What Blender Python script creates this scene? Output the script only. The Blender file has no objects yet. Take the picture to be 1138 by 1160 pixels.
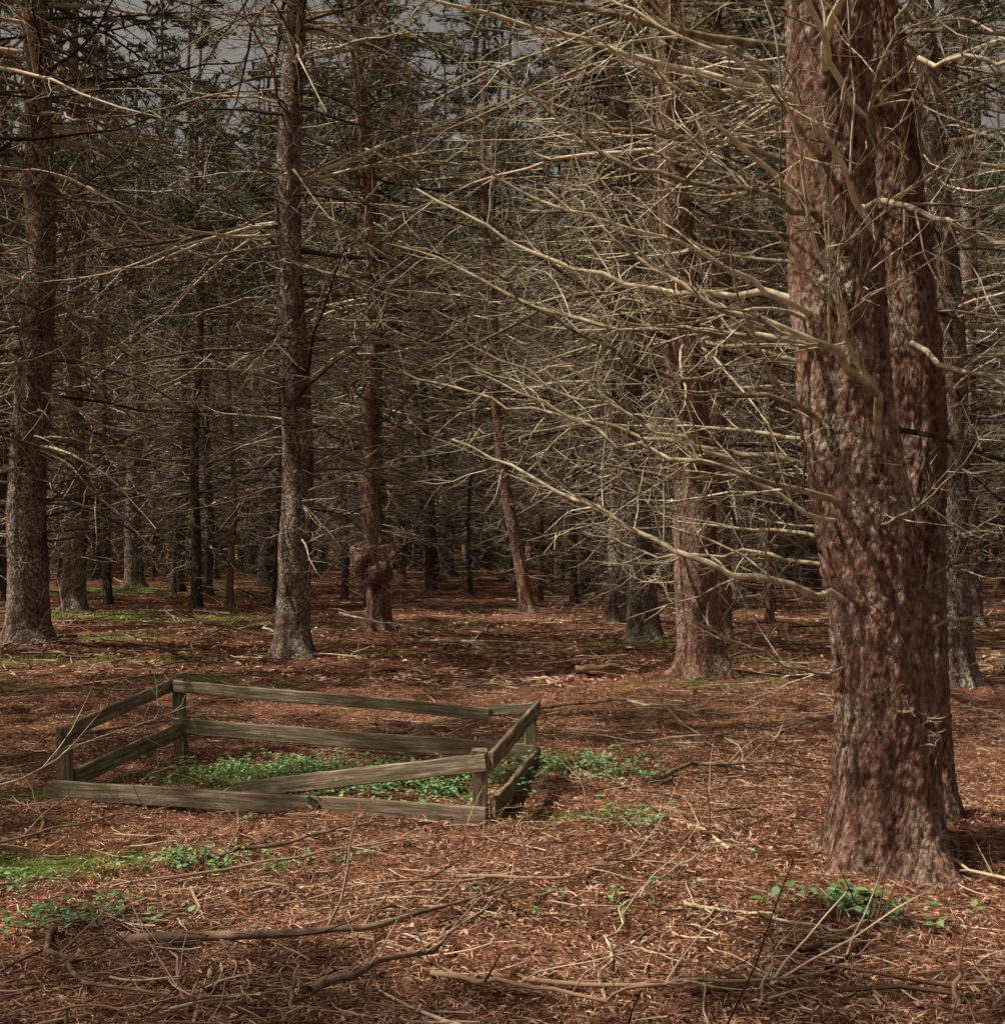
import bpy, math, numpy as np
from mathutils import Vector
RNG=np.random.default_rng(7)
# ---------------------------------------------------------------- noise
def _h(ix,iy,iz,s):
    n=(ix.astype(np.int64)*374761393+iy.astype(np.int64)*668265263+iz.astype(np.int64)*2147483647+s*1274126177)&0xffffffff
    n=((n^(n>>13))*1274126177)&0xffffffff
    n=(n^(n>>16))&0xffffffff
    return n.astype(np.float64)/4294967295.0*2-1
def vn(x,y,z=None,s=0):
    x=np.asarray(x,float);y=np.asarray(y,float)
    z=np.zeros_like(x) if z is None else np.asarray(z,float)
    x,y,z=np.broadcast_arrays(x,y,z)
    ix=np.floor(x);iy=np.floor(y);iz=np.floor(z)
    fx=x-ix;fy=y-iy;fz=z-iz
    fx=fx*fx*(3-2*fx);fy=fy*fy*(3-2*fy);fz=fz*fz*(3-2*fz)
    r=0
    for a in (0,1):
        for b in (0,1):
            for c in (0,1):
                w=(fx if a else 1-fx)*(fy if b else 1-fy)*(fz if c else 1-fz)
                r=r+w*_h(ix+a,iy+b,iz+c,s)
    return r
def unit(v): return v/np.maximum(np.linalg.norm(v,axis=-1,keepdims=True),1e-9)
# ---------------------------------------------------------------- mesh buffer
class Buf:
    def __init__(s): s.v=[];s.q=[];s.t=[];s.qm=[];s.tm=[];s.n=0
    def addv(s,v):
        v=np.asarray(v,float).reshape(-1,3);s.v.append(v);o=s.n;s.n+=len(v);return o
    def quads(s,f,m): f=np.asarray(f).reshape(-1,4);s.q.append(f);s.qm.append(np.full(len(f),m))
    def tris(s,f,m): f=np.asarray(f).reshape(-1,3);s.t.append(f);s.tm.append(np.full(len(f),m))
    def tubes(s,P,R,k,m):
        M,n,_=P.shape
        if M==0: return
        T=unit(np.gradient(P,axis=1))
        mt=unit(P[:,-1]-P[:,0])
        ref=np.where((np.abs(mt[:,2:3])<.8),np.array([[0,0,1.]]),np.array([[1.,0,0]]))[:,None,:]
        U=unit(np.cross(T,np.broadcast_to(ref,T.shape)));V=np.cross(T,U)
        a=np.arange(k)*2*math.pi/k
        ring=P[:,:,None,:]+R[:,:,None,None]*(U[:,:,None,:]*np.cos(a)[None,None,:,None]+V[:,:,None,:]*np.sin(a)[None,None,:,None])
        o=s.addv(ring)
        i=np.arange(M)[:,None,None]*n*k;j=np.arange(n-1)[None,:,None]*k;c=np.arange(k)[None,None,:];c2=(c+1)%k
        f=np.stack([i+j+c,i+j+c2,i+j+k+c2,i+j+k+c],-1)+o
        s.quads(f,m)
    def obj(s,name,mats,smooth=True,parent=None,attrs=None):
        v=np.concatenate(s.v)
        q=np.concatenate(s.q) if s.q else np.zeros((0,4),int);t=np.concatenate(s.t) if s.t else np.zeros((0,3),int)
        me=bpy.data.meshes.new(name)
        me.vertices.add(len(v));me.vertices.foreach_set('co',v.astype(np.float32).ravel())
        nl=len(q)*4+len(t)*3
        me.loops.add(nl);me.loops.foreach_set('vertex_index',np.concatenate([q.ravel(),t.ravel()]).astype(np.int32))
        me.polygons.add(len(q)+len(t))
        st=np.concatenate([np.arange(len(q))*4,len(q)*4+np.arange(len(t))*3]).astype(np.int32)
        me.polygons.foreach_set('loop_start',st)
        mi=np.concatenate((s.qm if s.q else [])+(s.tm if s.t else [])).astype(np.int32)
        for m in mats: me.materials.append(m)
        me.polygons.foreach_set('material_index',mi)
        me.polygons.foreach_set('use_smooth',np.full(len(mi),smooth))
        if attrs:
            for k,a in attrs.items():
                at=me.attributes.new(k,'FLOAT','POINT');at.data.foreach_set('value',a.astype(np.float32).ravel())
        me.update(calc_edges=True)
        ob=bpy.data.objects.new(name,me);bpy.context.scene.collection.objects.link(ob)
        if parent: ob.parent=parent
        return ob
# ---------------------------------------------------------------- ground height / moss
TREEB=[]
def ground_h(x,y,micro=True):
    x=np.asarray(x,float);y=np.asarray(y,float)
    h=.07*vn(x*.35,y*.35,s=1)+.045*vn(x*1.1,y*1.1,s=2)
    far=np.clip((np.hypot(x,y)-20)/40,0,1)
    h=h+far*(.5*vn(x*.06,y*.06,s=5))
    for (a,b,r) in TREEB:
        d=np.hypot(x-a,y-b);h=h+.10*np.exp(-(d/(r*2.2+.15))**2)
    if micro:
        h=h+.016*vn(x*5,y*5,s=3)+.010*vn(x*12,y*12,s=4)+.005*vn(x*27,y*27,s=6)
    return h
MOSS=[(-1.7,8.3,.6,.25,.9),(-.6,7.9,.65,.4,.9),(-4.9,16.0,1.3,.35,.85),(-3.3,7.9,.7,.16,.95),(-2.0,6.35,.8,.3,.8),(.5,8.7,.4,.35,.85),
      (.2,17.3,.5,.4,1.),(-1.2,6.2,.35,.15,.6),(-8,26,3,1.5,.9),(-11,38,4,2,.9),(-3.0,13.9,.9,.35,.75),(2.4,13.2,.9,.35,.7),(-6.5,20,1.2,.6,.85),(-2.4,17,1.,.4,.8),(-3.2,5.9,.6,.25,.8),(-4.5,23,1.6,.7,.8),(.5,6.9,.5,.3,.45),(-1.6,12.2,.5,.25,.6),(-5.5,13,.9,.3,.75),(3.5,16,1.,.4,.65),(-1,24,1.,.6,.7),(1.2,9.6,.4,.2,.5),(1.9,18,.8,.5,.7),(-1.9,9.9,.6,.2,.5)]
def moss(x,y):
    m=0
    for a,b,rx,ry,s in MOSS: m=np.maximum(m,s*np.exp(-(((x-a)/rx)**2+((y-b)/ry)**2)))
    return np.clip(m*(1.0+1.3*vn(x*3,y*3,s=21)+.8*vn(x*11,y*11,s=22))*1.4-.15,0,1)
# ---------------------------------------------------------------- materials
def mat(name):
    m=bpy.data.materials.new(name);m.use_nodes=True;nt=m.node_tree;nt.nodes.clear()
    def N(t,**k):
        n=nt.nodes.new(t)
        for a,b in k.items(): setattr(n,a,b)
        return n
    L=lambda a,b:nt.links.new(a,b);return m,nt,N,L
def ramp(N,stops,interp='LINEAR'):
    r=N('ShaderNodeValToRGB');e=r.color_ramp;e.interpolation=interp
    while len(e.elements)<len(stops): e.elements.new(.5)
    for el,(p,c) in zip(e.elements,stops): el.position=p;el.color=(*c,1)
    return r
def mixc(N,L,f,a,b,mode='MIX'):
    n=N('ShaderNodeMix',data_type='RGBA',blend_type=mode)
    for s,v in ((n.inputs[0],f),(n.inputs[6],a),(n.inputs[7],b)):
        if hasattr(v,'is_output') : L(v,s)
        elif isinstance(v,(int,float)): s.default_value=v
        else: s.default_value=(*v,1)
    return n.outputs[2]
def fin(N,L,col,bump=None):
    b=N('ShaderNodeBsdfDiffuse')
    L(col,b.inputs['Color'])
    if bump is not None: L(bump,b.inputs['Normal'])
    o=N('ShaderNodeOutputMaterial');L(b.outputs[0],o.inputs[0])
def bark_mat(name,dark,mid,light,lich,detail=True,lichmax=.8,lo=.48):
    m,nt,N,L=mat(name)
    tc=N('ShaderNodeTexCoord');mp=N('ShaderNodeMapping');mp.inputs['Scale'].default_value=(1,1,.5);L(tc.outputs['Object'],mp.inputs[0])
    def nz(s,d,r,src):
        n=N('ShaderNodeTexNoise');n.inputs['Scale'].default_value=s;n.inputs['Detail'].default_value=d;n.inputs['Roughness'].default_value=r;L(src,n.inputs[0]);return n
    n1=nz(3.0,5,.6,tc.outputs['Object'])
    n2=nz(36 if detail else 22,5,.72,mp.outputs[0])
    c1=ramp(N,[(.30,dark),(.5,mid),(.72,light)]);L(n2.outputs[0],c1.inputs[0])
    col=c1.outputs[0];hgt=n2.outputs[0]
    if detail:
        ms=N('ShaderNodeMapping');ms.inputs['Scale'].default_value=(9,9,.9);L(tc.outputs['Object'],ms.inputs[0])
        st=nz(1,4,.6,ms.outputs[0]);sr=ramp(N,[(.36,(.5,.47,.45)),(.55,(1.1,1.1,1.1))]);L(st.outputs[0],sr.inputs[0])
        col=mixc(N,L,1.,col,sr.outputs[0],'MULTIPLY')
        nd=nz(9,3,.6,mp.outputs[0])
        ds=N('ShaderNodeVectorMath',operation='MULTIPLY_ADD');L(nd.outputs['Color'],ds.inputs[0]);ds.inputs[1].default_value=(.13,.13,.13);L(mp.outputs[0],ds.inputs[2])
        vo=N('ShaderNodeTexVoronoi');vo.inputs['Scale'].default_value=44;L(ds.outputs[0],vo.inputs[0])
        gap=ramp(N,[(.35,(1.08,1.07,1.05)),(.8,(.6,.57,.55))]);L(vo.outputs['Distance'],gap.inputs[0])
        col=mixc(N,L,1.,col,gap.outputs[0],'MULTIPLY')
        b=N('ShaderNodeMath',operation='MULTIPLY_ADD');L(vo.outputs['Distance'],b.inputs[0]);b.inputs[1].default_value=-.6;L(n2.outputs[0],b.inputs[2]);hgt=b.outputs[0]
    lr=ramp(N,[(lo,(0,0,0)),(lo+.14,(1,1,1))]);L(n1.outputs[0],lr.inputs[0])
    n3=nz(28,4,.75,tc.outputs['Object'])
    l2=ramp(N,[(.49,(0,0,0)),(.58,(lichmax,)*3)]);L(n3.outputs[0],l2.inputs[0])
    lm=N('ShaderNodeMath',operation='MULTIPLY');L(lr.outputs[0],lm.inputs[0]);L(l2.outputs[0],lm.inputs[1])
    col=mixc(N,L,lm.outputs[0],col,lich)
    if detail:
        bp=N('ShaderNodeBump');bp.inputs['Strength'].default_value=1.;bp.inputs['Distance'].default_value=.018;L(hgt,bp.inputs['Height'])
        fin(N,L,col,bp.outputs[0])
    else: fin(N,L,col)
    return m
M_BARK=bark_mat('spruce_bark',(.05,.026,.019),(.22,.125,.093),(.46,.32,.255),(.46,.44,.34))
M_BARKG=bark_mat('spruce_bark_grey',(.035,.023,.018),(.15,.10,.08),(.38,.29,.24),(.46,.46,.38),True,.9,.42)
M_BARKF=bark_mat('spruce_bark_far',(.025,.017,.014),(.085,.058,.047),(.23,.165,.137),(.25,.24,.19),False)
def twig_mat(name,a,b,c,bump=False):
    m,nt,N,L=mat(name)
    g=N('ShaderNodeNewGeometry')
    if bump:
        tc=N('ShaderNodeTexCoord');n=N('ShaderNodeTexNoise');n.inputs['Scale'].default_value=16;n.inputs['Detail'].default_value=4;L(tc.outputs['Object'],n.inputs[0])
        ad=N('ShaderNodeMath',operation='MULTIPLY_ADD');L(g.outputs['Random Per Island'],ad.inputs[0]);ad.inputs[1].default_value=.5;L(n.outputs[0],ad.inputs[2])
        r=ramp(N,[(.40,a),(.7,b),(1.,c)]);L(ad.outputs[0],r.inputs[0])
        bp=N('ShaderNodeBump');bp.inputs['Strength'].default_value=.6;bp.inputs['Distance'].default_value=.004;L(n.outputs[0],bp.inputs['Height'])
        fin(N,L,r.outputs[0],bp.outputs[0])
    else:
        r=ramp(N,[(0,a),(.5,b),(1.,c)]);L(g.outputs['Random Per Island'],r.inputs[0]);fin(N,L,r.outputs[0])
    return m
M_BR=twig_mat('dead_branch_wood',(.05,.036,.023),(.28,.23,.15),(.66,.59,.42),True)
M_BRM=twig_mat('dead_branch_wood_mid',(.03,.022,.015),(.21,.165,.11),(.64,.555,.41))
M_BRF=twig_mat('dead_branch_wood_far',(.05,.038,.028),(.25,.20,.148),(.66,.58,.45))  # far copy made paler: distant haze and brightness put into the colour
M_STICK=twig_mat('dry_twig',(.045,.024,.015),(.25,.15,.095),(.66,.50,.36))
M_NEED=twig_mat('needle_litter',(.06,.021,.012),(.38,.185,.11),(.78,.53,.37))
def leaf_mat(name,a,b):
    m,nt,N,L=mat(name);g=N('ShaderNodeNewGeometry')
    r=ramp(N,[(0,a),(1,b)]);L(g.outputs['Random Per Island'],r.inputs[0]);fin(N,L,r.outputs[0]);return m
M_FOL=leaf_mat('spruce_needles',(.045,.055,.035),(.19,.205,.145))
M_HERB=leaf_mat('herb_leaf',(.08,.18,.055),(.24,.38,.17))
M_MOSS=leaf_mat('moss_blade',(.11,.17,.035),(.33,.40,.11))
def ground_mat():
    m,nt,N,L=mat('needle_covered_ground')
    tc=N('ShaderNodeTexCoord')
    def nz(s,d=5,r=.6):
        n=N('ShaderNodeTexNoise');n.inputs['Scale'].default_value=s;n.inputs['Detail'].default_value=d;n.inputs['Roughness'].default_value=r;L(tc.outputs['Object'],n.inputs[0]);return n.outputs[0]
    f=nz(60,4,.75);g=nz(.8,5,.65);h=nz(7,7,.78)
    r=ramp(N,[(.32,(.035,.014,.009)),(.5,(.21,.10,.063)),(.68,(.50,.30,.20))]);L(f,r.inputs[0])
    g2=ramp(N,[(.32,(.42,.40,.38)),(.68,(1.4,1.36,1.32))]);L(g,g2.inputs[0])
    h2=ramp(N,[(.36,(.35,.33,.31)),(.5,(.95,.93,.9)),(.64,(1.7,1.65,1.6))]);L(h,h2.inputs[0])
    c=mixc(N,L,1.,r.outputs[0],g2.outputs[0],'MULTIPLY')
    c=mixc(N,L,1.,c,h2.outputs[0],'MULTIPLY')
    at=N('ShaderNodeAttribute',attribute_name='moss')
    mc=ramp(N,[(.36,(.045,.07,.015)),(.64,(.24,.30,.08))]);L(h,mc.inputs[0])
    c=mixc(N,L,at.outputs['Fac'],c,mc.outputs[0])
    ad=N('ShaderNodeMath',operation='MULTIPLY_ADD');L(h,ad.inputs[0]);ad.inputs[1].default_value=3;L(f,ad.inputs[2])
    bp=N('ShaderNodeBump');bp.inputs['Strength'].default_value=1;bp.inputs['Distance'].default_value=.02;L(ad.outputs[0],bp.inputs['Height'])
    fin(N,L,c,bp.outputs[0]);return m
M_GR=ground_mat()
def wood_mat():
    m,nt,N,L=mat('weathered_wood');tc=N('ShaderNodeTexCoord');oi=N('ShaderNodeObjectInfo')
    mp=N('ShaderNodeMapping');mp.inputs['Scale'].default_value=(1.2,22,22);L(tc.outputs['Object'],mp.inputs[0]);
    cv=N('ShaderNodeCombineXYZ');L(oi.outputs['Random'],cv.inputs[0]);sc=N('ShaderNodeVectorMath',operation='SCALE');sc.inputs['Scale'].default_value=20;L(cv.outputs[0],sc.inputs[0]);L(sc.outputs[0],mp.inputs['Location'])
    n=N('ShaderNodeTexNoise');n.inputs['Scale'].default_value=2.2;n.inputs['Detail'].default_value=7;n.inputs['Roughness'].default_value=.7;L(mp.outputs[0],n.inputs[0])
    n2=N('ShaderNodeTexNoise');n2.inputs['Scale'].default_value=7;n2.inputs['Detail'].default_value=7;n2.inputs['Roughness'].default_value=.75;L(tc.outputs['Object'],n2.inputs[0])
    r=ramp(N,[(.3,(.04,.027,.019)),(.5,(.20,.15,.105)),(.7,(.48,.40,.31))]);L(n.outputs[0],r.inputs[0])
    g=ramp(N,[(.48,(0,0,0)),(.60,(.7,.7,.7))]);L(n2.outputs[0],g.inputs[0])
    c=mixc(N,L,g.outputs[0],r.outputs[0],(.13,.135,.07))
    bp=N('ShaderNodeBump');bp.inputs['Strength'].default_value=.9;bp.inputs['Distance'].default_value=.008;L(n.outputs[0],bp.inputs['Height'])
    fin(N,L,c,bp.outputs[0]);return m
M_WOOD=wood_mat()
# ---------------------------------------------------------------- growth helpers
def grow(rng,S,D,Ln,n,wob,grav,up_end=0.):
    M=len(S);P=np.zeros((M,n,3));P[:,0]=S;d=unit(D);st=(Ln/(n-1))[:,None]
    for i in range(1,n):
        t=i/(n-1)
        d=d+rng.normal(0,wob,(M,3));d[:,2]+=-grav*(1-t)+up_end*t
        d=unit(d);P[:,i]=P[:,i-1]+d*st
    return P
def spawn(rng,P,cnt,t0,t1,lo,hi,ang,Lp,n,wob,grav,up=0.,flat=.75):
    M,k,_=P.shape
    idx=np.repeat(np.arange(M),cnt);t=rng.uniform(t0,t1,len(idx));f=t*(k-1);i=np.minimum(f.astype(int),k-2);w=(f-i)[:,None]
    S=P[idx,i]*(1-w)+P[idx,i+1]*w;T=unit(P[idx,i+1]-P[idx,i])
    R=rng.normal(0,1,S.shape);R[:,2]*=flat;R=unit(R-T*(R*T).sum(1,keepdims=True))
    a=rng.uniform(ang[0],ang[1],len(idx))[:,None]
    D=T*np.cos(a)+R*np.sin(a)
    L=Lp[idx]*rng.uniform(lo,hi,len(idx))*(1.15-t*.7)
    return grow(rng,S,D,L,n,wob,grav,up),L,idx,t
def dead_branches(b,rng,P,L,r0,m,tw=10,sub=3,sides=5,rt=.0035,tap=.82,tn=6):
    M,n,_=P.shape
    tt=np.linspace(0,1,n)[None,:]
    R=r0[:,None]*(1-tap*tt**.9);b.tubes(P,R,sides,m)
    if tw:
        Q,LQ,idx,t=spawn(rng,P,tw,.15,1.,.15,.5,(.5,1.15),L,tn,.13,0,.03)
        rq=np.maximum(r0[idx]*(1-.8*t)*.5,rt*.6)
        b.tubes(Q,rq[:,None]*(1-.75*np.linspace(0,1,tn)[None,:]),3,m)
        if sub:
            Q2,L2,i2,t2=spawn(rng,Q,sub,.2,1.,.2,.55,(.5,1.2),LQ,3,.15,0,.03)
            b.tubes(Q2,np.maximum(rq[i2]*.5,rt*.42)[:,None]*(1-.6*np.linspace(0,1,3)[None,:]),3,m)
def foliage(b,rng,P,L,tw,per,mF,size):
    Q,LQ,idx,t=spawn(rng,P,tw,.12,1.,.22,.45,(.5,1.1),L,5,.08,.08,flat=.3)
    M=len(Q);t=rng.uniform(0,1,(M,per));f=t*4;i=np.minimum(f.astype(int),3);w=(f-i)[...,None]
    r=np.arange(M)[:,None];S=Q[r,i]*(1-w)+Q[r,i+1]*w;T=unit(Q[r,i+1]-Q[r,i])
    R=unit(rng.normal(0,1,S.shape)*np.array([1,1,.6]));D=unit(T*.9+R*.9);W=unit(np.cross(D,rng.normal(0,1,S.shape)))
    l=size*rng.uniform(.6,1.3,(M,per,1));wd=l*.15
    V=np.stack([S-W*wd,S+W*wd,S+D*l],-2);o=b.addv(V);b.tris(np.arange(M*per*3).reshape(-1,3)+o,mF)
def trunk(b,rng,C,R,sides,rings,m,seed,amp=.012,flare=1.,roots=5):
    z=rings
    a=np.linspace(0,2*math.pi,sides,endpoint=False)
    Z,A=np.meshgrid(z,a,indexing='ij')
    cx,cy=C(Z);r=R(Z)
    ph=rng.uniform(0,6.28);lob=.5+.5*np.cos(A*roots+ph+1.3*np.sin(A+ph)); lob=lob**1.5
    zz=np.clip(Z+.05,0,None)
    fl=flare*(np.exp(-zz/.13)*(.3+.95*lob)+np.exp(-zz/.5)*.15*(.5+lob))
    r=r*(1+fl)
    X=np.cos(A);Y=np.sin(A)
    r=r*(1+.07*vn(X*1.5+seed,Y*1.5,Z*1.2,s=seed)+.04*vn(X*3,Y*3,Z*3,s=seed+1))
    r=r+amp*(vn(X*7,Y*7,Z*6,s=seed+2)*.8+.7*np.abs(vn(X*14,Y*14,Z*16,s=seed+3))+.4*vn(X*28,Y*28,Z*40,s=seed+4))
    V=np.stack([cx+r*X,cy+r*Y,Z],-1);o=b.addv(V);n=len(z);k=sides
    j=np.arange(n-1)[:,None]*k;c=np.arange(k)[None,:];c2=(c+1)%k
    b.quads(np.stack([j+c,j+c2,j+k+c2,j+k+c],-1)+o,m)
def spruce(name,x,y,dia,H=17.,lean=((0,0),),seed=1,detail=1,z0=1.2,zc=8.5,bl=2.0,dens=1.,mats=None,crown=1.,parent=None,custom=None,slope=.0,flare=.8,burl=False,azrange=None,tw=None,grey=False,fper=12):
    rng=np.random.default_rng(seed);b=Buf()
    gz=float(ground_h(x,y,False)) if parent is None else 0
    lz=np.array([0]+[l[0] for l in lean]);lx=np.array([0]+[l[1] for l in lean]);ly=np.array([0]+[l[2] if len(l)>2 else 0 for l in lean])
    s=seed*3.1;wv=.04+.04*((seed*7)%5)/4
    C=lambda Z:(np.interp(Z,lz,lx)+wv*np.sin(Z*.9+s)*np.clip(Z,0,2)/2,np.interp(Z,lz,ly)+wv*np.cos(Z*.8+s)*np.clip(Z,0,2)/2)
    R=lambda Z:np.maximum(dia/2*(1.04-.93*np.clip(Z/H,0,1)**1.15),.012)
    if detail==2: rings=np.concatenate([np.linspace(-.25,5.2,560),np.linspace(5.25,H,30)]);k=150
    elif detail==1: rings=np.concatenate([np.linspace(-.25,1,26),np.linspace(1.08,9,90),np.linspace(9.3,H,14)]);k=28
    else: rings=np.concatenate([np.linspace(-.25,1,8),np.linspace(1.4,H,18)]);k=9
    trunk(b,rng,C,R,k,rings,0,seed,amp={2:.014,1:.012,0:.01}[detail]*min(1,dia/.3),flare=flare,roots=int(rng.integers(4,7)))
    zs=[];z=z0
    while z<min(zc+(1. if detail==2 else 3.),H-.3): zs.append(z);z+=rng.uniform(.16,.36)/dens
    Z=np.repeat(zs,rng.integers(3,6,len(zs)));Z=Z+rng.normal(0,.03,len(Z));az=rng.uniform(0,6.283,len(Z))
    if azrange is not None:
        keep=rng.uniform(0,1,len(Z))<azrange(az,Z);Z=Z[keep];az=az[keep]
    cx,cy=C(Z);r=R(Z)*.9
    S=np.stack([cx+r*np.cos(az),cy+r*np.sin(az),Z],-1)
    D=np.stack([np.cos(az),np.sin(az),rng.normal(slope,.22,len(Z))],-1)
    frac=np.clip((Z-z0)/2.5,.0,1);L=bl*rng.uniform(.2,1.15,len(Z))*(.45+.55*frac)
    P=grow(rng,S,D,L,{2:12,1:9,0:6}[detail],{2:.09,1:.11,0:.15}[detail],{2:.035,1:.07,0:.11}[detail],.05)
    r0=np.clip(.0085*L+.003,.005,.03)*rng.uniform(.75,1.25,len(L))
    dead_branches(b,rng,P,L,r0,1,tw or {2:10,1:9,0:6}[detail],{2:3,1:2,0:0}[detail],{2:6,1:4,0:3}[detail],{2:.0035,1:.0045,0:.009}[detail],tn={2:6,1:5,0:4}[detail])
    if crown>0:
        nb=int(38*crown);Zc=zc+(H-zc)*rng.uniform(0,1,nb)**1.1;az=rng.uniform(0,6.283,nb)
        cx,cy=C(Zc);S=np.stack([cx,cy,Zc],-1);D=np.stack([np.cos(az),np.sin(az),rng.normal(.1,.15,nb)],-1)
        L=(2.6*(1-(Zc-zc)/(H-zc))**.7+.4)*rng.uniform(.6,1.1,nb)
        P=grow(rng,S,D,L,6,.05,.10,.05);b.tubes(P,(.012*L)[:,None]*(1-.8*np.linspace(0,1,6)[None,:]),3,1)
        foliage(b,rng,P,L,15,fper,2,.18)
    if custom: custom(b,rng)
    if burl:
        for (bx,by,bz,br) in ((-.12,-.12,1.15,.30),(.2,-.1,1.2,.25),(.03,-.18,.95,.24),(.07,-.08,1.4,.2),(-.28,-.04,1.28,.16)):
            u=np.linspace(0,math.pi,22);w=np.linspace(0,2*math.pi,34,endpoint=False);UU,WW=np.meshgrid(u,w,indexing='ij')
            dx=np.sin(UU)*np.cos(WW);dy=np.sin(UU)*np.sin(WW);dz=np.cos(UU)
            rr=br*(1+.18*vn(dx*2+bx*9,dy*2,dz*2,s=3)+.12*vn(dx*6+bx*9,dy*6,dz*6,s=4))
            o=b.addv(np.stack([bx-.04+rr*dx,by+rr*dy*.8,bz+rr*dz],-1))
            j=np.arange(21)[:,None]*34;c=np.arange(34)[None,:];c2=(c+1)%34
            b.quads(np.stack([j+c,j+34+c,j+34+c2,j+c2],-1)+o,0)
        n=40;S=np.stack([rng.normal(0,.15,n),rng.normal(-.1,.1,n),rng.uniform(.6,1.5,n)],-1);D=np.stack([rng.normal(0,1,n),rng.normal(-.2,.8,n),rng.normal(.1,.6,n)],-1)
        L=rng.uniform(.3,.8,n);P=grow(rng,S,D,L,7,.2,.05);dead_branches(b,rng,P,L,.008+0*L,1,4,1,4,.005,tn=4)
    ob=b.obj(name,mats or [M_BARKG if grey else M_BARK,M_BR if detail==2 else M_BRM,M_FOL],parent=parent)
    ob.location=(x,y,gz)
    return ob
# ---------------------------------------------------------------- explicit trees
FG=[
 (1.78,5.75,.44,dict(seed=11,detail=2)),
 (2.20,6.45,.27,dict(seed=12,detail=2)),
 (-6.7,17.5,.54,dict(lean=((8,.1),),seed=13,bl=3.3,dens=1.7,grey=True,crown=.6)),
 (-9.7,28,.50,dict(seed=14,bl=2.8,dens=1.3,crown=.6,grey=True)),
 (-11.9,40,.55,dict(seed=15,bl=2.6,crown=.6,grey=True)),
 (-2.7,16,.42,dict(lean=((8.6,-.04),),seed=16,bl=2.9,z0=1.5,dens=1.8,grey=True,crown=.6,tw=10)),
 (-2.03,20.4,.36,dict(lean=((4,-.12),(10.5,-.3)),seed=17,bl=2.7,z0=1.6,burl=True,dens=1.7,crown=.5,tw=10)),
 (2.18,13.5,.46,dict(lean=((3.4,-.22),(7.5,-.38)),seed=18,bl=2.7,z0=1.0,dens=1.4,crown=.7)),
 (2.12,18.7,.44,dict(lean=((5,-.2),(9,-.4)),seed=19,bl=2.8,z0=.8,dens=1.3,crown=.6,grey=True)),
 (2.25,24,.42,dict(seed=20,bl=2.6,z0=.8,dens=1.3,crown=.5,grey=True)),
 (.6,28.7,.30,dict(lean=((4.9,-.8),(13,-1.1)),seed=21,z0=.8,bl=2.4,dens=1.3,crown=.4)),
 (-6.6,30,.16,dict(seed=22,bl=1.5,H=11,zc=7,z0=.6,crown=.5)),
 (3.24,18.2,.24,dict(seed=23,bl=1.9,H=13,dens=1.3,crown=.5)),
 (5.4,25,.13,dict(seed=24,bl=1.3,H=9,zc=6.5,z0=.5,crown=.4)),
 (8.3,22,.38,dict(seed=25,bl=2.6,grey=True)),
 (4.75,13,.36,dict(lean=((4,-.1),(8,-.3)),seed=26,bl=2.5,dens=1.3,grey=True)),
 (-4.9,8.7,.42,dict(seed=27,bl=2.5,z0=1.3,crown=.4,dens=.7)),
]
for f in FG: TREEB.append((f[0],f[1],f[2]))
FAR=[(-10.5,45,.3),(-8,42,.6),(-3.7,45,.4),(-2.3,50,.6),(-2.9,52,.25),(1.45,40,.4),(2.6,38,.5),(7.35,38,.6),(9.8,42,.35),(-4.6,36,.2),(5.0,33,.3),(.2,47,.3),(-13.5,33,.55),(4.2,44,.4),(6.3,29,.2),(-6.9,38,.25),(-1.0,38,.14),(3.3,31,.16),(-5.4,33,.12),(-8.6,36,.3),(1.9,33,.2),(-3.4,31,.12)]
def resample(c,n):
    c=np.array(c,float);d=np.concatenate([[0],np.cumsum(np.linalg.norm(np.diff(c,axis=0),axis=1))]);t=np.linspace(0,d[-1],n)
    f=np.stack([np.interp(t,d,c[:,i]) for i in range(3)],-1)
    for _ in range(1): f[1:-1]=.25*f[:-2]+.5*f[1:-1]+.25*f[2:]
    return f,d[-1]
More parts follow.
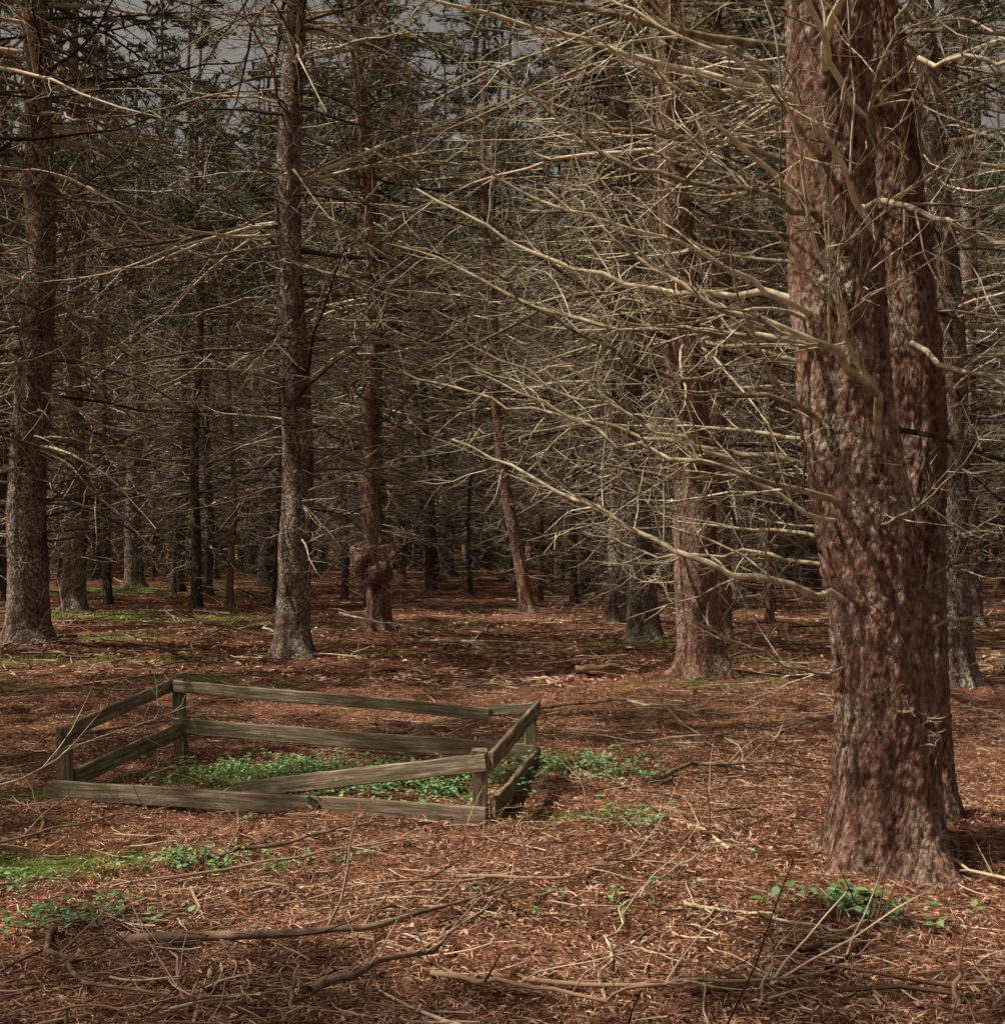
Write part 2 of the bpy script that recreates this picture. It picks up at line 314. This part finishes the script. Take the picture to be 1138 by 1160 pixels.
LIMBS=[
 ([(-.18,-.12,1.16),(-.42,-.25,1.28),(-.75,-.3,1.36),(-1.05,-.2,1.50),(-1.5,0,1.72),(-2.05,.3,2.05)],.020),
 ([(-.2,-.1,1.60),(-.36,-.3,1.66),(-.6,-.5,1.72),(-.9,-.55,1.82),(-1.3,-.4,1.93),(-1.9,-.2,2.22)],.018),
 ([(-.2,.1,1.8),(-.5,.2,1.86),(-.85,.35,1.93),(-1.3,.5,2.1),(-1.8,.7,2.2),(-2.4,.9,2.42)],.017),
 ([(-.1,-.22,1.92),(-.16,-.4,2.12),(-.4,-.6,2.28),(-.85,-.7,2.42),(-1.2,-.6,2.68),(-1.6,-.5,2.98)],.022),
 ([(-.18,-.1,2.25),(-.45,-.1,2.35),(-.8,0,2.4),(-1.15,.1,2.38),(-1.6,.2,2.55),(-2.3,.35,2.92)],.020),
 ([(-.2,0,2.5),(-.4,0,2.62),(-.75,.1,2.66),(-1.1,.2,2.70),(-1.6,.3,2.95),(-2.15,.4,3.3)],.022),
 ([(-.15,-.15,2.75),(-.4,-.35,2.92),(-.75,-.5,3.0),(-.95,-.5,3.0),(-1.35,-.4,3.2),(-1.9,-.3,3.6)],.020),
 ([(-.1,-.2,2.85),(-.3,-.45,3.1),(-.6,-.6,3.35),(-1.0,-.6,3.6),(-1.5,-.5,3.9)],.018),
 ([(-.15,0,3.1),(-.5,.1,3.3),(-.9,.2,3.4),(-1.4,.4,3.6),(-2.1,.6,4.05)],.018),
 ([(-.1,-.1,3.4),(-.3,-.3,3.55),(-.5,-.6,3.75),(-.9,-.9,4.0),(-1.4,-1.1,4.3)],.018),
 ([(-.15,.05,3.5),(-.5,.2,3.6),(-1.0,.3,3.75),(-1.6,.5,4.1)],.018),
 ([(-.15,-.1,3.0),(-.05,-.35,2.95),(.2,-.5,2.75),(.5,-.6,2.6),(.95,-.7,2.45)],.018),
 ([(.05,-.22,2.35),(.2,-.4,2.2),(.5,-.5,2.1),(.85,-.5,2.06),(1.3,-.5,2.05)],.015),
 ([(.1,-.2,3.65),(.35,-.4,3.6),(.7,-.5,3.6),(1.2,-.6,3.7)],.014),
 ([(-.18,-.08,.88),(-.5,-.1,.93),(-.8,0,1.05),(-1.05,.2,1.28)],.010),
 ([(-.2,0,1.35),(-.55,.15,1.38),(-.95,.4,1.33),(-1.4,.7,1.5)],.012),
 ([(-.2,.05,2.05),(-.6,.1,2.15),(-1.0,.0,2.2),(-1.5,-.2,2.45),(-1.9,-.3,2.75)],.018),
 ([(-.17,0,2.38),(-.5,-.25,2.55),(-.9,-.4,2.75),(-1.4,-.5,2.85),(-1.9,-.5,3.1)],.018),
 ([(-.1,-.2,2.1),(-.3,-.5,2.35),(-.55,-.75,2.75),(-.7,-.9,3.1),(-.8,-1.0,3.6)],.014),
 ([(-.1,-.2,3.2),(-.15,-.45,3.5),(-.1,-.7,3.8),(.1,-.9,4.1)],.016),
 ([(-.15,-.1,1.45),(-.5,-.3,1.62),(-1.0,-.45,1.95),(-1.5,-.5,2.1),(-2.0,-.55,2.4)],.013),
 ([(.2,-.05,1.3),(.4,-.1,1.38),(.65,-.2,1.45)],.007),
 ([(.2,-.05,1.05),(.45,-.1,1.12),(.8,-.2,1.25)],.008),
 ([(-.03,-.25,.70),(.03,-.34,.66),(.06,-.36,.5)],.010),
]
def limbs(b,rng):
    Ps=[];Ls=[];rs=[]
    for c,r in LIMBS:
        p,l=resample(c,18)
        k=rng.normal(0,.024,(18,3));k[0]=0;p=p+np.cumsum(k,0)*.4+k*.35;Ps.append(p);Ls.append(l);rs.append(r)
    P=np.array(Ps);L=np.array(Ls);r0=np.array(rs)
    dead_branches(b,rng,P,L,r0*.95,1,20,3,8,.004,.74)
def az_right(az,Z):
    c=np.cos(az);s=np.sin(az)
    return np.where(c<-.2,.95,np.where(s>0,.5,.2))
def az_back(az,Z): return np.where(np.sin(az)<-.3,.15,.5)
for (x,y,dia,kw) in FG:
    kw=dict(kw)
    if kw['seed']==11: kw.update(lean=((.9,-.01),(2.05,-.13),(3.7,-.22),(6,-.4)),bl=2.3,z0=1.5,slope=.3,custom=limbs,azrange=az_right,flare=.65,dens=1.3)
    if kw['seed']==12: kw.update(lean=((2.,-.08),(3.87,-.24),(8,-.5)),bl=1.6,z0=1.6,azrange=az_back,flare=.5)
    spruce('spruce_tree',x,y,dia,**kw)
for i,(x,y,dia) in enumerate(FAR):
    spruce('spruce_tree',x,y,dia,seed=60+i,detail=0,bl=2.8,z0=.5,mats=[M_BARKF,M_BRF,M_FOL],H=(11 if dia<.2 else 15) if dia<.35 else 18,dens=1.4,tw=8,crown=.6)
spruce('spruce_sapling',4.85,11.7,.10,H=4.5,zc=3.6,z0=.6,bl=.8,lean=((.4,-.05),(1.2,.1),(4,.6)),seed=90,crown=0)
OUT=[(-8.5,13.2,.45),(6.4,9.2,.45),(-10.2,9.0,.5),(5.0,2.0,.5),(-2.9,-3.8,.5),(2.2,-3.4,.5),(-12.5,.2,.5),(-7,-4.5,.5),(-12.5,5.6,.5),(-13,11.,.5),(-8.2,-.6,.5),(-11.5,15.5,.5)]  # unseen trees out of frame, added to break up the sunlight
# ---------------------------------------------------------------- forest mass
mass=bpy.data.objects.new('distant_spruce_forest',None);bpy.context.scene.collection.objects.link(mass)
PD=[(.5,9.,20,.85),(.36,8.5,18,.75),(.6,9.5,21,.85),(.24,8,15,.6),(.18,7,13,.6),(.42,9,19,.85),(.12,8,9,0),(.09,6,7,0),(.15,9,10,0)]
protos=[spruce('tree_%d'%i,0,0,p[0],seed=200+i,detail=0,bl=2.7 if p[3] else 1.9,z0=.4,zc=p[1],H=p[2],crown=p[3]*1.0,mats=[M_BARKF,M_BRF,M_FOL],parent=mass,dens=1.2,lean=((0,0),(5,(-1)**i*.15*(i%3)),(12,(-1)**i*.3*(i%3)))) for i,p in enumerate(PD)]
shade=[spruce('tree_edge_%d'%i,0,0,.44,seed=300+i,detail=0,bl=1.6,z0=4,zc=9.5,H=18,crown=.7,fper=26,tw=2,mats=[M_BARKF,M_BRF,M_FOL],parent=mass,dens=.35) for i in range(3)]  # unseen shade casters: few dead branches, clumped crowns shaped for sun patches
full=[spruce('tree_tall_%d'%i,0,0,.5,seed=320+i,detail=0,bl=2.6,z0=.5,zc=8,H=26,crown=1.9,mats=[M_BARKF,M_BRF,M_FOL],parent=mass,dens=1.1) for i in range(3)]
pts=[(a,b) for a,b,_ in OUT]+[(f[0],f[1]) for f in FG]+[(f[0],f[1]) for f in FAR]
rng=np.random.default_rng(5);pl=[];allp=list(pts)
for _ in range(30000):
    y=rng.uniform(10,84);x=rng.uniform(-46,42)
    if y<14 and abs(x)<14: continue
    if abs(x)>y*.44+6: continue
    if y<30 and abs(x)<y*.42+.6 : continue
    if y<50 and abs(x+1.0)<1.2: continue
    a=np.array(allp);md=rng.choice([1.3,2.3,3.0])
    if np.min((a[:,0]-x)**2+(a[:,1]-y)**2)<md*md: continue
    allp.append((x,y));pl.append((x,y))
    if len(pl)>=330: break
used=set()
for i,(x,y) in enumerate(pl+[(o[0],o[1]) for o in OUT]):
    if i>=len(pl): pr=shade[i%3]
    elif y>56: pr=full[i%3]
    elif abs(x)>y*.42+1 and x<0 and y<30: pr=shade[i%3]
    else: pr=protos[i%9]
    if pr.name not in used: used.add(pr.name);o=pr
    else:
        o=bpy.data.objects.new('tree_%d'%(i+20),pr.data);bpy.context.scene.collection.objects.link(o);o.parent=mass
    o.location=(x,y,float(ground_h(x,y,False))-.02);o.rotation_euler=(rng.normal(0,.025),rng.normal(0,.025),rng.uniform(0,6.28));s=rng.uniform(.85,1.15);o.scale=(s,s,s)
# ---------------------------------------------------------------- ground sheet
def axis(c0,c1,st,far0,far1):
    mid=np.arange(c0,c1,st);o=[];s=st;v=c1
    while v<far1: o.append(v);s*=1.09;v+=s
    q=[];s=st;v=c0-st
    while v>far0: q.append(v);s*=1.09;v-=s
    return np.array(q[::-1]+list(mid)+o)
gx=axis(-5,5,.035,-300,300);gy=axis(3.2,13,.035,-120,420)
X,Y=np.meshgrid(gx,gy,indexing='xy');Z=ground_h(X,Y)
b=Buf();o=b.addv(np.stack([X,Y,Z],-1));nx=len(gx);ny=len(gy)
j=np.arange(ny-1)[:,None]*nx;i=np.arange(nx-1)[None,:]
b.quads(np.stack([j+i,j+i+1,j+nx+i+1,j+nx+i],-1),0)
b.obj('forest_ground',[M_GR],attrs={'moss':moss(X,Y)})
# ---------------------------------------------------------------- needle litter + twigs
def scatter(rng,n,y0,y1,pw=1.):
    y=y0+(y1-y0)*rng.uniform(0,1,n)**pw;x=rng.uniform(-1,1,n)*(y*.46+.8);return x,y
def litter(name,n,y0,y1,l0,l1,w,mt,mossy=False,tilt=.25,seed=3,pw=1.5):
    rng=np.random.default_rng(seed);x,y=scatter(rng,n,y0,y1,pw)
    if mossy: k=rng.uniform(0,1,n)<moss(x,y)**1.2;x=x[k];y=y[k]
    else: k=rng.uniform(0,1,n)>moss(x,y)*.9;x=x[k];y=y[k]
    n=len(x);z=ground_h(x,y)+.004
    a=rng.uniform(0,6.283,n);t=rng.normal(0,tilt,n) if not mossy else rng.uniform(.5,1.5,n)
    l=rng.uniform(l0,l1,n)
    D=np.stack([np.cos(a)*np.cos(t),np.sin(a)*np.cos(t),np.sin(t) if mossy else np.abs(np.sin(t))],-1)
    W=unit(np.cross(D,rng.normal(0,1,(n,3))+np.array([0,0,1.5])))*(w*rng.uniform(.6,1.5,(n,1)))
    S=np.stack([x,y,z],-1);C=D*l[:,None]
    mid=S+C*.5+np.stack([0*x,0*x,rng.uniform(0,.15,n)*l],-1)
    V=np.stack([S,mid+W,S+C,mid-W],1)
    b=Buf();o=b.addv(V);f=np.arange(n*4).reshape(-1,4);b.quads(f,0);b.obj(name,[mt],smooth=False)
litter('needle_litter',200000,3.3,14,.02,.07,.0018,M_NEED)
litter('bark_flake_litter',20000,3.3,16,.015,.04,.006,M_NEED,seed=8,pw=1.3)
litter('bark_flake_litter',26000,14,40,.04,.14,.012,M_NEED,seed=9,pw=1.3)
litter('moss_patch',150000,3.3,18,.012,.035,.0024,M_MOSS,True,seed=4,pw=1.)
litter('moss_patch',120000,15,42,.03,.07,.007,M_MOSS,True,seed=5,pw=1.)
def sticks(name,n,y0,y1,l0,l1,r,seed,pw=1.4,mt=M_STICK,sub=0):
    rng=np.random.default_rng(seed);x,y=scatter(rng,n,y0,y1,pw)
    inside=(x<.05)&(x>-2.6)&(y>7.2)&(y<9.)&(rng.uniform(0,1,n)<.5);x=x[~inside];y=y[~inside];n=len(x)
    k=vn(x*.9,y*.9,s=31)+rng.normal(0,.5,n)>-.25;x=x[k];y=y[k];n=len(x)
    a=rng.uniform(0,6.283,n);L=l0+(l1-l0)*rng.uniform(0,1,n)**2.2
    D=np.stack([np.cos(a),np.sin(a),rng.normal(0,.06,n)],-1)
    P=grow(rng,np.stack([x,y,0*x],-1),D,L,6,.14,0)
    g=ground_h(P[...,0],P[...,1]);P[...,2]=np.maximum(g+.004,P[...,2]*.6+g.mean(1,keepdims=True)+rng.uniform(.003,.035,(n,1)))
    r0=r*(.5+L/l1)*rng.uniform(.6,1.3,n)
    b=Buf();b.tubes(P,r0[:,None]*(1-.55*np.linspace(0,1,6)[None,:]),4,0)
    if sub:
        Q,LQ,idx,t=spawn(rng,P,sub,.1,.95,.25,.6,(.4,1.1),L,5,.12,0)
        Q[...,2]=np.maximum(Q[...,2],ground_h(Q[...,0],Q[...,1])+.003)
        b.tubes(Q,(r0[idx]*.45)[:,None]*(1-.6*np.linspace(0,1,5)[None,:]),3,0)
    b.obj(name,[mt])
sticks('fallen_twigs',13000,3.3,17,.05,.34,.0032,41)
sticks('fallen_twigs',5000,14,40,.15,.9,.008,44,1.2)
sticks('fallen_branches',400,3.5,18,.3,1.2,.007,42,1.5,M_STICK,6)
sticks('fallen_branches',420,16,50,.6,2.8,.02,43,1.1,M_STICK,5)
def fbranch(c,r,seed,tw=6,mt=M_STICK):
    rng=np.random.default_rng(seed);c=[(x,y,z+float(ground_h(x,y,False))) for x,y,z in c];p,l=resample(c,20)
    p[:,:]+=np.stack([vn(np.arange(20)*.6,seed*3.+0*np.arange(20),s=i) for i in (1,2,3)],-1)*np.array([.05,.05,.012])*min(1,l)
    b=Buf();dead_branches(b,rng,p[None],np.array([l]),np.array([r]),0,tw,2,8,.004);b.obj('fallen_branch',[mt])
M_DK=twig_mat('damp_dead_wood',(.05,.03,.02),(.13,.08,.055),(.30,.21,.15),True)
fbranch([(-1.6,5.0,.0),(-1.2,4.85,.05),(-.6,4.8,.06),(.05,5.35,.05)],.026,1,6,M_DK)
fbranch([(-.7,4.2,.05),(-.25,4.7,.07),(.15,5.3,.1)],.016,2,5,M_DK)
fbranch([(-1.5,6.25,.03),(-1.1,6.5,.05),(-.55,6.75,.05)],.016,3,8,M_DK)
fbranch([(-3.2,5.6,.03),(-2.9,6.3,.25),(-2.55,7.3,.38),(-2.1,8.0,.5)],.011,4,10,M_BR)
fbranch([(-3.2,6.1,.1),(-2.5,6.2,.16),(-1.7,6.6,.25)],.012,5,8,M_DK)
fbranch([(.9,7.9,.03),(1.3,8.3,.08),(1.8,8.0,.1),(2.2,8.3,.02)],.02,6,8,M_DK)
fbranch([(.9,10.6,.3),(1.4,10.2,.22),(2.3,10.4,.3)],.015,7,8,M_BR)
fbranch([(-1.6,5.85,.03),(-.3,6.2,.08),(.0,6.6,.12)],.009,8,6)
fbranch([(.35,4.2,.02),(.5,5.0,.05),(1.0,5.9,.03)],.007,9,8,M_BR)
fbranch([(.1,4.4,.03),(.8,4.2,.06),(1.6,4.6,.03)],.010,10,8)
fbranch([(-3.0,5.1,.02),(-2.2,5.9,.04),(-1.4,5.4,.03)],.013,11,8,M_DK)
fbranch([(-1.9,5.2,.02),(-1.5,4.4,.05),(-.7,4.1,.03)],.014,12,8,M_DK)
fbranch([(-.7,4.15,.0),(-.68,4.2,.22)],.009,13,2,M_BR)
fbranch([(-1.05,4.15,.0),(-1.0,4.12,.16)],.006,14,1,M_BR)
fbranch([(1.5,4.15,.0),(1.58,4.2,.3)],.011,15,3,M_STICK)
fbranch([(.85,4.15,.0),(.95,4.3,.24)],.006,16,2,M_BR)
fbranch([(-1.2,18,.1),(-.2,17.2,.15),(.8,17.4,.1)],.025,17,10,M_BR)
fbranch([(.9,15.,.05),(1.3,14.6,.15),(1.6,14.7,.05)],.05,18,3,M_STICK)
fbranch([(-2.6,19.5,.4),(-1.6,19,.3),(-.4,18.7,.05)],.02,19,12,M_BR)
fbranch([(-3.4,9.9,.05),(-2.6,10.6,.15),(-1.7,10.9,.05)],.012,20,10,M_DK)
fbranch([(.3,11.5,.05),(1.2,11.9,.1),(2.0,11.6,.05)],.012,21,10,M_DK)
fbranch([(-.3,4.5,.02),(.3,4.15,.06),(.9,4.35,.05)],.012,22,9,M_STICK)
fbranch([(.7,5.1,.02),(1.2,4.7,.05),(1.7,4.9,.03)],.009,23,9,M_BR)
fbranch([(-.2,5.6,.02),(.3,5.4,.05),(.9,6.3,.03)],.009,24,9,M_STICK)
# ---------------------------------------------------------------- herbs
def herb(name,cx,cy,rx,ry,n,seed,sz=.022):
    rng=np.random.default_rng(seed);b=Buf()
    x=cx+rng.normal(0,rx,n)*.6;y=cy+rng.normal(0,ry,n)*.6;h=rng.uniform(.03,.11,n)
    g=ground_h(x,y);S=np.stack([x,y,g],-1);D=np.stack([rng.normal(0,.25,n),rng.normal(0,.25,n),np.ones(n)],-1)
    P=grow(rng,S,D,h,4,.05,0);b.tubes(P,np.full((n,4),.0012),3,0)
    m=4;idx=np.repeat(np.arange(n),m);a=np.tile(np.arange(m)*2*math.pi/m,n)+np.repeat(rng.uniform(0,6.28,n),m)+rng.normal(0,.25,n*m)
    T=P[idx,-1].copy();T[:,2]-=rng.uniform(0,.4,n*m)*h[idx]
    ti=rng.normal(.1,.3,n*m);A=np.stack([np.cos(a)*np.cos(ti),np.sin(a)*np.cos(ti),np.sin(ti)],-1);W=unit(np.cross(A,np.array([0,0,1.])+rng.normal(0,.25,A.shape)));U=np.cross(W,A)
    l=sz*rng.uniform(.6,1.5,n*m)[:,None]
    prof=[(0,0,0),(.3,.38,.06),(.7,.42,.04),(1.15,.18,-.08),(1.35,0,-.2),(1.15,-.18,-.08),(.7,-.42,.04),(.3,-.38,.06)]
    V=np.stack([T+A*(l*(p+.25))+W*(l*q)+U*(l*r) for p,q,r in prof]+[T+A*l*.95-U*l*.04],1)
    o=b.addv(V);base=np.arange(n*m)[:,None]*9+o
    for i in range(8): b.tris(np.concatenate([base+i,base+(i+1)%8,base+8],1),0)
    b.obj(name,[M_HERB],smooth=False)
for hh in [(-.7,7.85,.75,.45,620,1,.023),(-1.6,8.4,.6,.3,260,2,.02),(1.42,5.0,.22,.14,42,3,.028),(-1.55,6.2,.25,.12,60,4,.02),(-1.75,5.25,.3,.2,60,5,.022),(.55,8.3,.5,.45,150,6,.022),(.75,6.6,.2,.2,30,7,.018),(-2.6,6.0,.4,.3,80,8,.018),(.4,5.2,.5,.3,24,9,.016),(-.9,6.1,.4,.12,30,10,.016)]:
    herb('woodland_herb',*hh)
# ---------------------------------------------------------------- fence
fence=bpy.data.objects.new('wooden_fence_enclosure',None);bpy.context.scene.collection.objects.link(fence)
def board(name,A,B,h,t,seed):
    A=Vector(A);B=Vector(B);L=(B-A).length;n=max(8,int(L/.06));c=.006
    prof=[(-t/2,-h/2+c),(-t/2,h/2-c),(-t/2+c,h/2),(t/2-c,h/2),(t/2,h/2-c),(t/2,-h/2+c),(t/2-c,-h/2),(-t/2+c,-h/2)]
    xs=np.linspace(0,L,n);V=np.zeros((n,8,3))
    for i,(p,q) in enumerate(prof): V[:,i,0]=xs;V[:,i,1]=p;V[:,i,2]=q
    V[:,:,1]+=.008*vn(V[:,:,0]*1.5,V[:,:,2]*0,s=seed)+.003*vn(V[:,:,0]*9,V[:,:,2]*30,V[:,:,1]*30,s=seed)
    V[:,:,2]+=.010*vn(V[:,:,0]*1.3,V[:,:,2]*0,s=seed+9)+.005*vn(V[:,:,0]*8,V[:,:,2]*25,V[:,:,1]*30,s=seed+3)
    V[0,:,0]+=.008*vn(V[0,:,2]*60,V[0,:,1]*60,s=seed);V[-1,:,0]+=.01*vn(V[0,:,2]*60,V[0,:,1]*60,s=seed+1)
    b=Buf();o=b.addv(V);j=np.arange(n-1)[:,None]*8;cc=np.arange(8)[None,:];c2=(cc+1)%8
    b.quads(np.stack([j+cc,j+8+cc,j+8+c2,j+c2],-1),0)
    for e in (0,(n-1)*8):
        q=np.array([[0,1,4,5],[1,2,3,4],[0,5,6,7]])+e
        b.quads(q if e else q[:,::-1],0)
    ob=b.obj(name,[M_WOOD],smooth=False,parent=fence);ob.location=A
    ob.rotation_euler=(B-A).to_track_quat('X','Z').to_euler();return ob
N_=(-.12,6.83);L_=(-2.77,7.85);BL=(-2.39,9.2);R_=(.19,8.6)
def post(name,p,z,w,seed,lx=0,ly=0): board(name,(p[0],p[1],-.15),(p[0]+lx,p[1]+ly,z),w,w,seed)
post('post_front',N_,.45,.085,1,-.01);post('post_left',L_,.42,.08,2,.0);post('post_back',BL,.57,.085,3);post('post_right',R_,.47,.085,4)
board('rail_left_top',(L_[0]-.02,L_[1]-.06,.37),(BL[0]-.05,BL[1]+.07,.535),.095,.03,5)
board('rail_left_bottom',(L_[0]+.045,L_[1]+.04,.10),(BL[0]+.06,BL[1]-.05,.215),.11,.03,6)
board('rail_back_top',(BL[0]-.03,BL[1]-.06,.53),(-.09,8.585,.40),.085,.03,7)
board('rail_back_top_end',(-.12,8.62,.405),(R_[0]+.03,R_[1]-.06,.44),.075,.028,8)
board('rail_back_bottom',(BL[0]-.03,BL[1]-.062,.235),(R_[0]+.02,R_[1]-.075,.14),.115,.03,9)
board('rail_right_top',(N_[0]+.058,N_[1]-.06,.40),(R_[0]+.062,R_[1]+.07,.435),.10,.03,10)
board('rail_right_bottom',(N_[0]+.06,N_[1]-.04,.13),(R_[0]+.064,R_[1]+.05,.10),.11,.03,11)
board('rail_front_bottom',(L_[0]-.08,L_[1]-.045,.04),(N_[0]+.03,N_[1]-.062,.095),.115,.032,12)
board('rail_front_fallen',(-1.62,7.52,.085),(N_[0]+.03,N_[1]-.064,.40),.10,.03,13)
# ---------------------------------------------------------------- light
el=math.radians(53);sx,sy=-.97,-.24;az=math.atan2(sx,sy)
sd=Vector((sx,sy,0)).normalized()*math.cos(el)+Vector((0,0,math.sin(el)))
sun=bpy.data.lights.new('sun','SUN');sun.energy=5;sun.angle=math.radians(.5);sun.color=(1,.9,.76)
so=bpy.data.objects.new('sun',sun);bpy.context.scene.collection.objects.link(so);so.rotation_euler=(-sd).to_track_quat('-Z','Y').to_euler()
w=bpy.data.worlds.new('World');bpy.context.scene.world=w;w.use_nodes=True;nt=w.node_tree
sk=nt.nodes.new('ShaderNodeTexSky');sk.sky_type='NISHITA';sk.sun_disc=False;sk.sun_elevation=el;sk.sun_rotation=az;sk.dust_density=6;sk.air_density=1.;sk.ozone_density=.5
hs=nt.nodes.new('ShaderNodeHueSaturation');hs.inputs['Saturation'].default_value=.2;nt.links.new(sk.outputs[0],hs.inputs['Color'])
mx=nt.nodes.new('ShaderNodeMix');mx.data_type='RGBA';mx.blend_type='MULTIPLY';mx.inputs[0].default_value=1;mx.inputs[7].default_value=(1.08,1.,.88,1);nt.links.new(hs.outputs[0],mx.inputs[6])
bg=nt.nodes['Background'];bg.inputs['Strength'].default_value=.08;nt.links.new(mx.outputs[2],bg.inputs[0])
sc=bpy.context.scene
cam=bpy.data.cameras.new('camera');co=bpy.data.objects.new('camera',cam);sc.collection.objects.link(co);sc.camera=co
cam.sensor_fit='HORIZONTAL';cam.sensor_width=36;cam.lens=44.3;cam.clip_end=1000;cam.clip_start=.05
co.location=(0,0,1.6);co.rotation_euler=(math.radians(90+1.31),0,0)
sc.view_settings.view_transform='Standard';sc.view_settings.look='None';sc.view_settings.exposure=0
